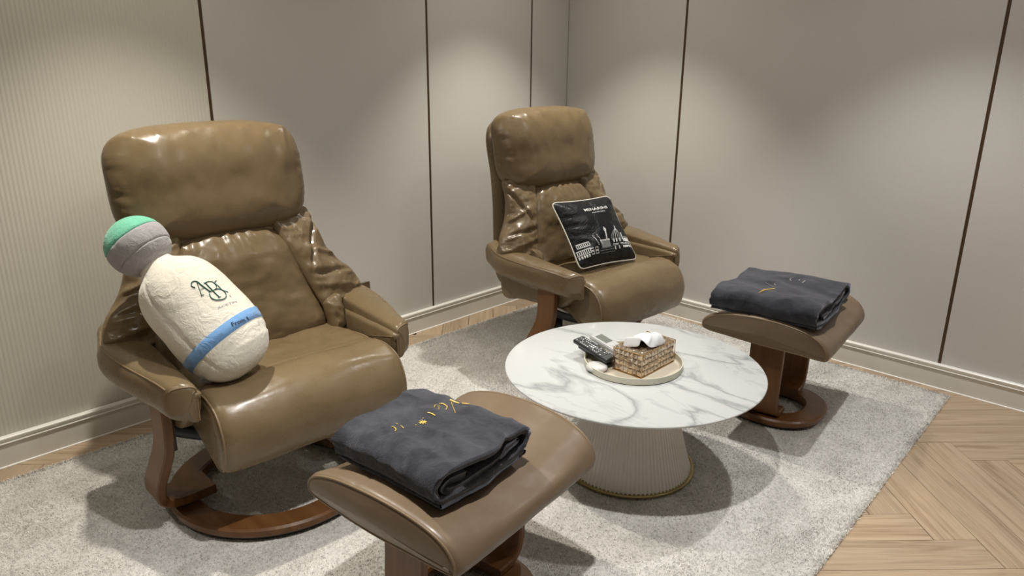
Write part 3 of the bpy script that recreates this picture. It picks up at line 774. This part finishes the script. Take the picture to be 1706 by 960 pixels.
# ------------------------------------------------------------------ blankets
def blanket(origin, rotz, LYb, HB_, DX, label, spiral, path_bot, zfun, seed, xfun=None, wr=.004):
    """cross-section in (y,z) swept along x; several cloth layers"""
    t = empty('folded_blanket', label, 'blanket', origin, rotz, 'folded charcoal fleece blankets')
    th = .0085
    def strip(path, closed, nm, thk=th, top=False):
        P = crc(np.array(path)*np.array([LYb, HB_]), 120 if closed else 90, closed); P = even(P, 120 if closed else 90, closed)
        n = len(P)
        if closed: T = np.roll(P, -1, 0)-np.roll(P, 1, 0)
        else: T = np.gradient(P, axis=0)
        T /= np.linalg.norm(T, axis=1, keepdims=True); N = np.stack([-T[:, 1], T[:, 0]], 1)
        if closed: N *= -np.sign(np.sum(P[:, 0]*np.roll(P[:, 1], -1)-np.roll(P[:, 0], -1)*P[:, 1]))
        if closed: prof = [P+N*thk/2, P-N*thk/2]
        else: 
            rr = np.linspace(PI/2, -PI/2, 7)[1:-1]
            e1 = np.array([P[-1]+thk/2*(math.cos(a)*T[-1]+math.sin(a)*N[-1]) for a in rr]); e0 = np.array([P[0]-thk/2*(math.cos(a)*T[0]-math.sin(a)*N[0])*1 for a in rr])
            prof = [np.vstack([P+N*thk/2, e1, (P-N*thk/2)[::-1], np.array([P[0]+thk/2*(-math.cos(a)*T[0]-math.sin(a)*N[0]) for a in rr])])]
        nx_ = 60; xs = np.sin(np.linspace(-1, 1, nx_)*PI/2)*.5+.5
        def place(Q, x, ring_inset, part):
            y = Q[:, 0]; z = Q[:, 1]; X = x*DX
            amp = sm(.35, .8, z/HB_)*wr
            fold = (ridge(X*7+y*5, y*9-X*4, seed)+.5*ridge(X*16-y*9, y*14, seed+3))*amp+.010*fbm(X*5, y*5, 0, seed+5)*sm(.3, .9, z/HB_)
            z2 = z+fold
            dy = .006*fbm(X*9, z*20, 0, seed+8); dx = .010*fbm(y*8, z*24, 0, seed+9)*(abs(x-.5)*2)**2+(xfun(y/LYb, x)if xfun else 0)
            return st(-X+dx, y+dy, z2+zfun(-X, y))
        V = []; Fc = []; parts_ = prof
        if closed:
            m = n
            for lay in (0, 1):
                for x in xs:
                    V += list(place(prof[lay], x, 0, lay))
            off = nx_*m
            for i in range(nx_-1):
                for k in range(m):
                    k2 = (k+1) % m
                    Fc.append((i*m+k, i*m+k2, (i+1)*m+k2, (i+1)*m+k)); Fc.append((off+i*m+k, off+(i+1)*m+k, off+(i+1)*m+k2, off+i*m+k2))
            for i in (0, nx_-1):
                for k in range(m): k2 = (k+1) % m; Fc.append((i*m+k, off+i*m+k, off+i*m+k2, i*m+k2))
        else:
            Q = prof[0]; m = len(Q)
            for x in xs: V += list(place(Q, x, 0, 0))
            for i in range(nx_-1):
                for k in range(m): k2 = (k+1) % m; Fc.append((i*m+k, i*m+k2, (i+1)*m+k2, (i+1)*m+k))
            np_ = n
            for i in (0, nx_-1):
                for k in range(n-1): Fc.append((i*m+k, i*m+k+1, i*m+(2*n+4-k-1), i*m+(2*n+4-k)))
        return obj(nm, V, Fc, FLEECE, t)
    outer = strip(spiral[0], True, 'outer_fold', .014)
    for q in spiral[1:]: strip(q, False, 'inner_fold', .0125)
    strip(path_bot, False, 'bottom_layer', .013)
    return t, outer
OUT = [(.03, .20), (.3, .19), (.65, .20), (.93, .26), (1.0, .48), (.97, .74), (.85, .87), (.6, .92), (.3, .92), (.08, .86), (.0, .62), (.0, .36)]
INN = [(.86, .66), (.76, .60), (.66, .47), (.5, .40), (.3, .36), (.13, .35), (.07, .42), (.08, .56), (.16, .60), (.26, .58)]
BOT = [(.02, .07), (.3, .055), (.6, .055), (.98, .08)]
def near_z(x, y): return .0+.010*(x/.33+.5)**2*0+.012*np.cos((y-.13)/.28*PI*0)
# local frame: +x towards the open fold end, y across
bl1, top1 = blanket((1.655, -2.358, .444), math.radians(5), .280, .080, .300, 'charcoal fleece blanket with gold embroidery folded on the near footstool',
    [OUT, INN], BOT, lambda x, y: -.016*(1-((y-.198)/.27)**2)-.004, 101, None, .0065)
bl2, top2 = blanket((1.770, -.878, .436), math.radians(6), .385, .074, .350, 'charcoal fleece blanket with a gold stroke folded on the far footstool',
    [OUT, [(.9, .62), (.7, .58), (.5, .5), (.3, .45), (.15, .42)]], BOT, lambda x, y: -.016*(1-((y-.225)/.27)**2), 202, None, .0032)

bpy.context.view_layer.update()
def surf(o):
    dg = bpy.context.evaluated_depsgraph_get(); mw = o.matrix_world
    vs_ = [mw @ v.co for v in o.data.vertices]; return BVHTree.FromPolygons(vs_, [tuple(p.vertices) for p in o.data.polygons])
def stroke_on(tree, pts, r, name, m, parent, n=16, taper=None, off=.0012):
    """thread stroke dropped vertically on to the cloth; pts are world xy"""
    P = crc(pts, n, False); Q = []
    for x, y in P:
        h = tree.ray_cast(Vector((x, y, 1.2)), Vector((0, 0, -1)))
        if h[0] is not None: Q.append(h[0]+h[1]*off*(1 if h[1].z > 0 else -1))
    if len(Q) < 3: return
    mi = parent.matrix_world.inverted(); Q = [np.array(mi @ q) for q in Q]
    tp = np.interp(np.linspace(0, 1, len(Q)), np.linspace(0, 1, len(taper)), taper) if taper else None
    V, Fc = tube(Q, r, 6, taper=tp); return obj(name, V, Fc, m, parent)
T1 = surf(top1); T2 = surf(top2)
S1 = [([(1.4286, -2.124), (1.4407, -2.123), (1.4554, -2.1207)], .0032, (1, .9, .35)), ([(1.4594, -2.116), (1.468, -2.1135), (1.4799, -2.112)], .0024, (.6, 1, .4)),
      ([(1.4415, -2.1324), (1.4694, -2.1516), (1.497, -2.1699)], .0009, None), ([(1.4506, -2.191), (1.4422, -2.182), (1.44, -2.1753)], .0013, (.6, 1, .5)),
      ([(1.4373, -2.1651), (1.4409, -2.1575), (1.4578, -2.16), (1.4702, -2.1742)], .0018, (.5, 1, 1, .5)), ([(1.4416, -2.1723), (1.4629, -2.1895)], .0004, None), ([(1.4429, -2.17), (1.4638, -2.1881)], .0004, None),
      ([(1.4585, -2.217), (1.4665, -2.2136), (1.4781, -2.2118)], .0019, (.8, 1, .8)), ([(1.4621, -2.2948), (1.4692, -2.2957), (1.476, -2.2964)], .0011, (.4, 1, .8)), ([(1.4496, -2.296), (1.4554, -2.295)], .0006, None),
      ([(1.4549, -2.3124), (1.4607, -2.3097), (1.469, -2.3116), (1.4735, -2.3176)], .0017, (.3, 1, .6)), ([(1.4791, -2.2684), (1.4798, -2.2670), (1.4803, -2.266)], .0011, None), ([(1.4671, -2.2382), (1.4678, -2.237), (1.468, -2.236)], .0008, None)]
for p_, r_, tp_ in S1: stroke_on(T1, p_, r_, 'embroidery', GOLD, top1, 16, tp_)
for k in range(8):
    a = k*PI/4+.2; c_, s_ = math.cos(a), math.sin(a)
    stroke_on(T1, [(1.4790+.0016*c_, -2.2478+.0016*s_), (1.4790+.006*c_, -2.2478+.006*s_), (1.4790+.0095*c_, -2.2478+.0095*s_)], .0016, 'embroidery', GOLD, top1, 8, (1, .9, .4))
S2 = [([(1.564, -.8636), (1.5646, -.8295), (1.5657, -.7965), (1.578, -.772)], .0030, (.25, 1, 1, .7)), ([(1.5121, -.7018), (1.5382, -.7167), (1.5767, -.76)], .0005, None), ([(1.5452, -.7021), (1.5563, -.7149)], .0011, None),
      ([(1.5623, -.6042), (1.5646, -.6184), (1.5727, -.6247)], .0015, (.6, 1, .6)), ([(1.5894, -.5989), (1.5962, -.6135)], .0011, None), ([(1.5612, -.5929), (1.5648, -.5906)], .0008, None), ([(1.6133, -.6271), (1.6144, -.6069)], .0016, None)]
for q_, (p_, r_, tp_) in enumerate(S2): stroke_on(T2, p_, r_, 'embroidery', GOLD if q_ == 0 else mat('pale_thread', (.42, .41, .36), .5), top2, 16, tp_)

# ------------------------------------------------------------------ plush bottle on the near chair
MN = Matrix.Translation((.711, -2.205, 0)) @ Matrix.Rotation(math.radians(-3), 4, 'Z')
C1 = MN @ Vector((.110, -.153, .556)); HC = MN @ Vector((-.085, -.264, .780))
AX = (HC-C1).normalized(); tocam = Vector(CAM)-C1; D0 = (tocam-AX*tocam.dot(AX)).normalized(); RT = D0.cross(AX)*-1
RT = AX.cross(D0)*-1
if RT.dot(Vector(r2)) < 0: RT = -RT
LT = (HC-C1).length
toy = empty('plush_bottle', 'cream plush bottle with mint and grey cap and blue band on the near armchair', 'plush toy', C1)
Rm = Matrix([[RT[i], -D0[i], AX[i]] for i in range(3)])
if Rm.determinant() < 0: Rm = Matrix([[-RT[i], -D0[i], AX[i]] for i in range(3)])
toy.matrix_world = Matrix.Translation(C1) @ Rm.to_4x4()
XS = 1 if (toy.matrix_world.to_3x3() @ Vector((1, 0, 0))).dot(RT) > 0 else -1
bprof = crc([(0, -.112), (.045, -.109), (.085, -.090), (.112, -.055), (.123, -.01), (.126, .04), (.124, .09), (.121, .135), (.112, .175), (.094, .206), (.070, .226), (.054, .240), (.048, .254), (.050, .266), (.054, .275)], 70, False)*np.array([.90, 1])
def brad(z): return np.interp(z, bprof[:, 1], bprof[:, 0])
def lumps(a, z, r): return 1+.022*vn(a*1.3, z*14, 0, 81)*0+.016*fbm(np.cos(a)*2.2, np.sin(a)*2.2, z*13, 83)+.010*ridge(a*2, z*9, 85)*0
n = 96; V = []; Fc = []
A_ = np.linspace(0, 2*PI, n, endpoint=False)
for r, z in bprof:
    rr = r*lumps(A_, z, r)
    rr = rr-.004*np.exp(-((np.abs(A_-4.05))/.035)**2)*(r > .06)        # side seam
    if -.05 < z < -.03: pass
    rr = rr-.0035*math.exp(-((z+.052)/.004)**2)
    V += [(rr[k]*math.cos(A_[k]), rr[k]*math.sin(A_[k]), z) for k in range(n)]
K = len(bprof)
for i in range(K-1):
    for k in range(n): Fc.append((i*n+k, i*n+(k+1) % n, (i+1)*n+(k+1) % n, (i+1)*n+k))
obj('body', V, Fc, PCREAM, toy)
def ballpart(name, z0, z1, m, seam=True):
    V = []; Fc = []; R_ = .080; K = 26; n = 72
    for i in range(K):
        f = i/(K-1); zz = z0+(z1-z0)*f; rr = math.sqrt(max(R_**2-zz*zz, 1e-8))*1.0
        edge = min(f, 1-f); pf = 1-.03*math.exp(-(edge/.05)**2)
        if z1 >= R_*.98 and f > .5: pf = 1
        for k in range(n):
            a = 2*PI*k/n; V.append((rr*pf*math.cos(a)*(1-.02*max(0, math.cos(6*a))**8), rr*pf*math.sin(a)*(1-.02*max(0, math.cos(6*a))**8), LT+zz*.98))
    for i in range(K-1):
        for k in range(n): Fc.append((i*n+k, i*n+(k+1) % n, (i+1)*n+(k+1) % n, (i+1)*n+k))
    Fc += [tuple(range(n))[::-1], tuple((K-1)*n+k for k in range(n))]
    return obj(name, V, Fc, m, toy)
ballpart('grey_cap', -.073, -.030, PGREY); ballpart('grey_cap', -.030, .018, PGREY); ballpart('mint_cap', .018, .0799, PMINT)
# ribbon
V = []; Fc = []; n = 96; zs = [.022, .0235, .0525, .054]; off = [-.002, .0022, .0022, -.002]
ZR0 = -.050
for z, o_ in zip(zs, off):
    for k in range(n):
        a = 2*PI*k/n; z_ = z+ZR0; rr = brad(z_)*float(lumps(np.array([a]), z_, 1)[0])+o_; V.append((rr*math.cos(a), rr*math.sin(a), z_))
for i in range(3):
    for k in range(n): Fc.append((i*n+k, i*n+(k+1) % n, (i+1)*n+(k+1) % n, (i+1)*n+k))
obj('ribbon', V, Fc, PBLUE, toy)
def body_pt(s_, h, off=.0016):
    """s_ metres round the body from the camera-facing side to the right, h along the axis"""
    r = float(brad(h)); a = s_/r; ang = -PI/2+XS*a; rr = r*float(lumps(np.array([ang % (2*PI)]), h, 1)[0])+off
    return np.array([rr*math.cos(ang), rr*math.sin(ang), h])
def body_stroke(pts, r, nm, m, n=18, parent=None, tp=None):
    P = crc(pts, n, False); V, Fc = tube([body_pt(a, b) for a, b in P], r, 6, taper=tp); return obj(nm, V, Fc, m, parent or toy)
def text_mesh(txt, size, bold=0.0):
    c = bpy.data.curves.new('t', 'FONT'); c.body = txt; c.size = size; c.offset = bold; c.resolution_u = 3; c.extrude = 0
    o = bpy.data.objects.new('t', c); COL.objects.link(o); dg = bpy.context.evaluated_depsgraph_get(); dg.update()
    me = bpy.data.meshes.new_from_object(o.evaluated_get(dg)); bpy.data.objects.remove(o); bpy.data.curves.remove(c)
    bm = bmesh.new(); bm.from_mesh(me); bmesh.ops.triangulate(bm, faces=bm.faces[:])
    for _ in range(2):
        lg = [e for e in bm.edges if e.calc_length() > size*.22]
        if lg: bmesh.ops.subdivide_edges(bm, edges=lg, cuts=1); bmesh.ops.triangulate(bm, faces=bm.faces[:])
    V = np.array([v.co[:] for v in bm.verts]); Fc = [tuple(v.index for v in f.verts) for f in bm.faces]; bm.free(); return V, Fc
LG = [([(.0336, .1165), (.0301, .1245), (.0345, .1314), (.0426, .1319), (.0482, .1263)], .0012), ([(.0468, .1287), (.0403, .1125), (.0322, .0908)], .0008), ([(.0475, .1255), (.0499, .1066), (.054, .0869)], .0015),
      ([(.0395, .1047), (.0514, .1029)], .0007), ([(.03, .0914), (.0375, .089)], .0009), ([(.0504, .088), (.0591, .086)], .0009), ([(.0603, .1134), (.0605, .089), (.0616, .0626)], .0015),
      ([(.0564, .1138), (.0644, .1127)], .0009), ([(.0582, .0629), (.0661, .0617)], .0009), ([(.0578, .1133), (.0731, .1112), (.0795, .1029), (.0763, .0883), (.0622, .0854), (.0547, .0877)], .0010),
      ([(.0483, .0832), (.045, .0717), (.0512, .06), (.0657, .0533), (.0799, .0565), (.0853, .071), (.0794, .0817), (.0684, .0853)], .0012), ([(.0915, .1045), (.085, .1040), (.081, .0988), (.0834, .0887), (.0842, .0755), (.0940, .0638)], .0010)]
for p_, r_ in LG: body_stroke(p_, r_, 'embroidery', INK)
def body_text(txt, s0, h0, s1, h1, cap, m, bold=0.0, off=.0012, nm='lettering', parent=None):
    V, Fc = text_mesh(txt, 1.0, bold); x0, x1 = V[:, 0].min(), V[:, 0].max(); y0 = 0.0; yc = .70
    L = math.hypot(s1-s0, h1-h0); c_, n_ = (s1-s0)/L, (h1-h0)/L; out = []
    for x, y, z in V:
        a = (x-x0)/(x1-x0)*L; b = (y-y0)/yc*cap; out.append(body_pt(s0+a*c_-b*n_, h0+a*n_+b*c_, off))
    return obj(nm, out, Fc, m, parent or toy, smooth=False)
body_text('ACETIN', .0383, .0395, .094, .030, .0052, INKP)
body_text('A', .0875, .0500, .0925, .0490, .0060, INK)
rb = [c for c in toy.children if c.name == 'ribbon'][0]
body_text('From', .0361, -.0165, .0715, -.0235, .0105, INKN, .012, .0034, parent=rb)
body_text('1', .0800, -.0245, .0835, -.0250, .0105, INKN, .0, .0034, parent=rb)

# ------------------------------------------------------------------ cushion on the far chair
BLc, BRc, TLc, TRc = (np.array(p) for p in ((.8507, -.9207, .449), (.8934, -.5845, .436), (.6905, -.9203, .694), (.7375, -.5973, .688)))
CC = (BLc+BRc+TLc+TRc)/4
cu = empty('square_cushion', 'black satin cushion with a white city skyline and white piping on the corner armchair', 'cushion', tuple(CC))
def Scu(x, y):
    x2 = x*(1-.055*(1-y*y)); y2 = y*(1-.055*(1-x*x)); a = ((x2+1)/2)[..., None]; b = ((y2+1)/2)[..., None]
    return (BLc*(1-a)+BRc*a)*(1-b)+(TLc*(1-a)+TRc*a)*b-CC
def dcu(x, y):
    e_ = sm(.35, .95, np.abs(x)); f_ = sm(.35, .95, np.abs(y))
    return .0035*ridge(x*1.5, y*7+x, 55)*e_+.0035*ridge(x*6, y*1.5, 57)*f_+.002*fbm(x*3, y*3, 0, 59)
V, Fc = pillow(Scu, .058, .050, 64, 64, 2.0, .75, 14, dcu); cb_ = obj('cover', V, Fc, SATIN, cu)
q_ = np.linspace(-1, 1, 24); kx = []
k_ = .9756   # the pillow outline at the corners
rim = [(-1, a) for a in q_]+[(a, 1) for a in q_[1:]]+[(1, a) for a in q_[::-1][1:]]+[(a, -1) for a in q_[::-1][1:-1]]
def rimpt(a, b):
    k = ((abs(a)**14+abs(b)**14))**(1/14); return Scu(np.array(a/k), np.array(b/k))
V, Fc = tube([rimpt(a, b) for a, b in rim], .0030, 8, closed=True); obj('piping', V, Fc, CORD, cu)
bpy.context.view_layer.update()
TC = BVHTree.FromPolygons([v.co for v in cb_.data.vertices], [tuple(p.vertices) for p in cb_.data.polygons])
NC = np.cross(BRc-BLc, TLc-BLc); NC /= np.linalg.norm(NC)
if NC[0] < 0: NC = -NC
def cpt(x, y, off=.0010):
    x = x-.26*(1-x*x)*(1-.5*y*y)
    p = Scu(np.array(float(x)), np.array(float(y))); h = TC.ray_cast(Vector(p+NC*.15), Vector(-NC))
    return np.array(h[0])+NC*off if h[0] is not None else p+NC*.05
PV = {'w': ([], []), 'g': ([], [])}
def cq(x0, y0, x1, y1, m='w', sl=0.0, nx=4, ny=3):
    V, Fc = PV[m]; b = len(V)
    for i in range(nx+1):
        for j in range(ny+1): V.append(cpt(x0+(x1-x0)*i/nx+sl*(j/ny), y0+(y1-y0)*j/ny))
    for i in range(nx):
        for j in range(ny): Fc.append((b+i*(ny+1)+j, b+(i+1)*(ny+1)+j, b+(i+1)*(ny+1)+j+1, b+i*(ny+1)+j+1))
def cl(pts, w_=.006, m='w'):
    P = crc(pts, 14, False)
    V, Fc = PV[m]; b = len(V)
    for i, (x, y) in enumerate(P):
        t_ = P[min(i+1, 13)]-P[max(i-1, 0)]; t_ = t_/(np.hypot(*t_)+1e-9); nx_, ny_ = -t_[1]*w_, t_[0]*w_
        V += [cpt(x+nx_, y+ny_), cpt(x-nx_, y-ny_)]
    for i in range(13): Fc.append((b+2*i, b+2*i+1, b+2*i+3, b+2*i+2))
# palace with arcades on the left
cq(-.88, -.36, -.42, -.33); cq(-.88, -.46, -.42, -.445); cq(-.96, -.54, -.46, -.52); cq(-.97, -.66, -.50, -.645, 'w')
for i in range(8): x = -.88+i*.0625; cq(x, -.45, x+.026, -.35, 'w', 0, 1, 2)
for i in range(8): x = -.95+i*.062; cq(x, -.64, x+.028, -.53, 'w', 0, 1, 2)
for i in range(5): x = -.95+i*.085; cq(x, -.76, x+.05, -.68, 'w', 0, 1, 2)
for x in (-.50, -.32): cq(x, -.56, x+.12, -.54); cq(x, -.72, x+.12, -.70); cq(x, -.72, x+.015, -.54, 'w', 0, 1, 2); cq(x+.105, -.72, x+.12, -.54, 'w', 0, 1, 2); cq(x+.02, -.65, x+.10, -.61)
# twin slim towers
for x in (-.20, -.07):
    for i in range(7): cq(x+.012*(6-i)-.03, -.50+i*.045, x+.012*(6-i)-.002, -.475+i*.045, 'w', 0, 1, 1)
cl([(-.20, -.18), (-.13, -.14), (-.07, -.19)], .005, 'g')
# fortress with its tower
cq(-.06, -.60, .24, -.40, 'g'); cq(-.07, -.42, .25, -.375, 'w'); cq(.155, -.38, .195, -.14, 'w', .03); cq(.165, -.14, .235, -.06, 'w', .01, 2, 2); cq(.19, -.06, .215, -.02, 'w', 0, 1, 1)
# cathedral dome
for k in range(6):
    f = -1+2*k/5; cl([(.47+.15*f, -.44), (.49+.14*f, -.30), (.53+.07*f, -.17), (.555, -.10)], .0045, 'w')
cq(.54, -.11, .57, -.02, 'w', .01, 1, 2)
for x in (.34, .42, .52): cq(x, -.50, x+.045, -.40, 'w', .01, 2, 2)
cq(.66, -.50, .70, -.22, 'w', .02, 1, 3); cq(.71, -.50, .88, -.40, 'w', .01); cq(.73, -.40, .84, -.34, 'g')
cq(.30, -.60, .86, -.54, 'g'); cq(.32, -.56, .84, -.54, 'w'); cq(.58, -.68, .86, -.62, 'w'); cq(.34, -.70, .38, -.61, 'w', 0, 1, 2); cq(.46, -.70, .49, -.61, 'w', 0, 1, 2); cq(.88, -.52, .91, -.36, 'w', .01, 1, 2)
cq(-.14, -.68, .30, -.665, 'g'); cq(-.10, -.62, .28, -.61, 'g'); cq(-.14, -.745, .32, -.735, 'g')
for k, m_ in (('w', PRINT), ('g', PRINTG)): obj('skyline_print', PV[k][0], PV[k][1], m_, cb_, smooth=False)['kind'] = 'stuff'
def ctext(txt, x0, y0, x1, y1, cap, bold):
    V, Fc = text_mesh(txt, 1.0, bold); a0, a1 = V[:, 0].min(), V[:, 0].max()
    out = [cpt(x0+(x1-x0)*(x-a0)/(a1-a0), y0+(y1-y0)*(x-a0)/(a1-a0)+y/.7*cap, .0012) for x, y, z in V]
    obj('lettering', out, Fc, PRINT, cb_, smooth=False)
ctext('MENARINI', -.10, .555, .62, .555, .095, .008); ctext('ASIA-PACIFIC', .08, .46, .50, .46, .040, .0)
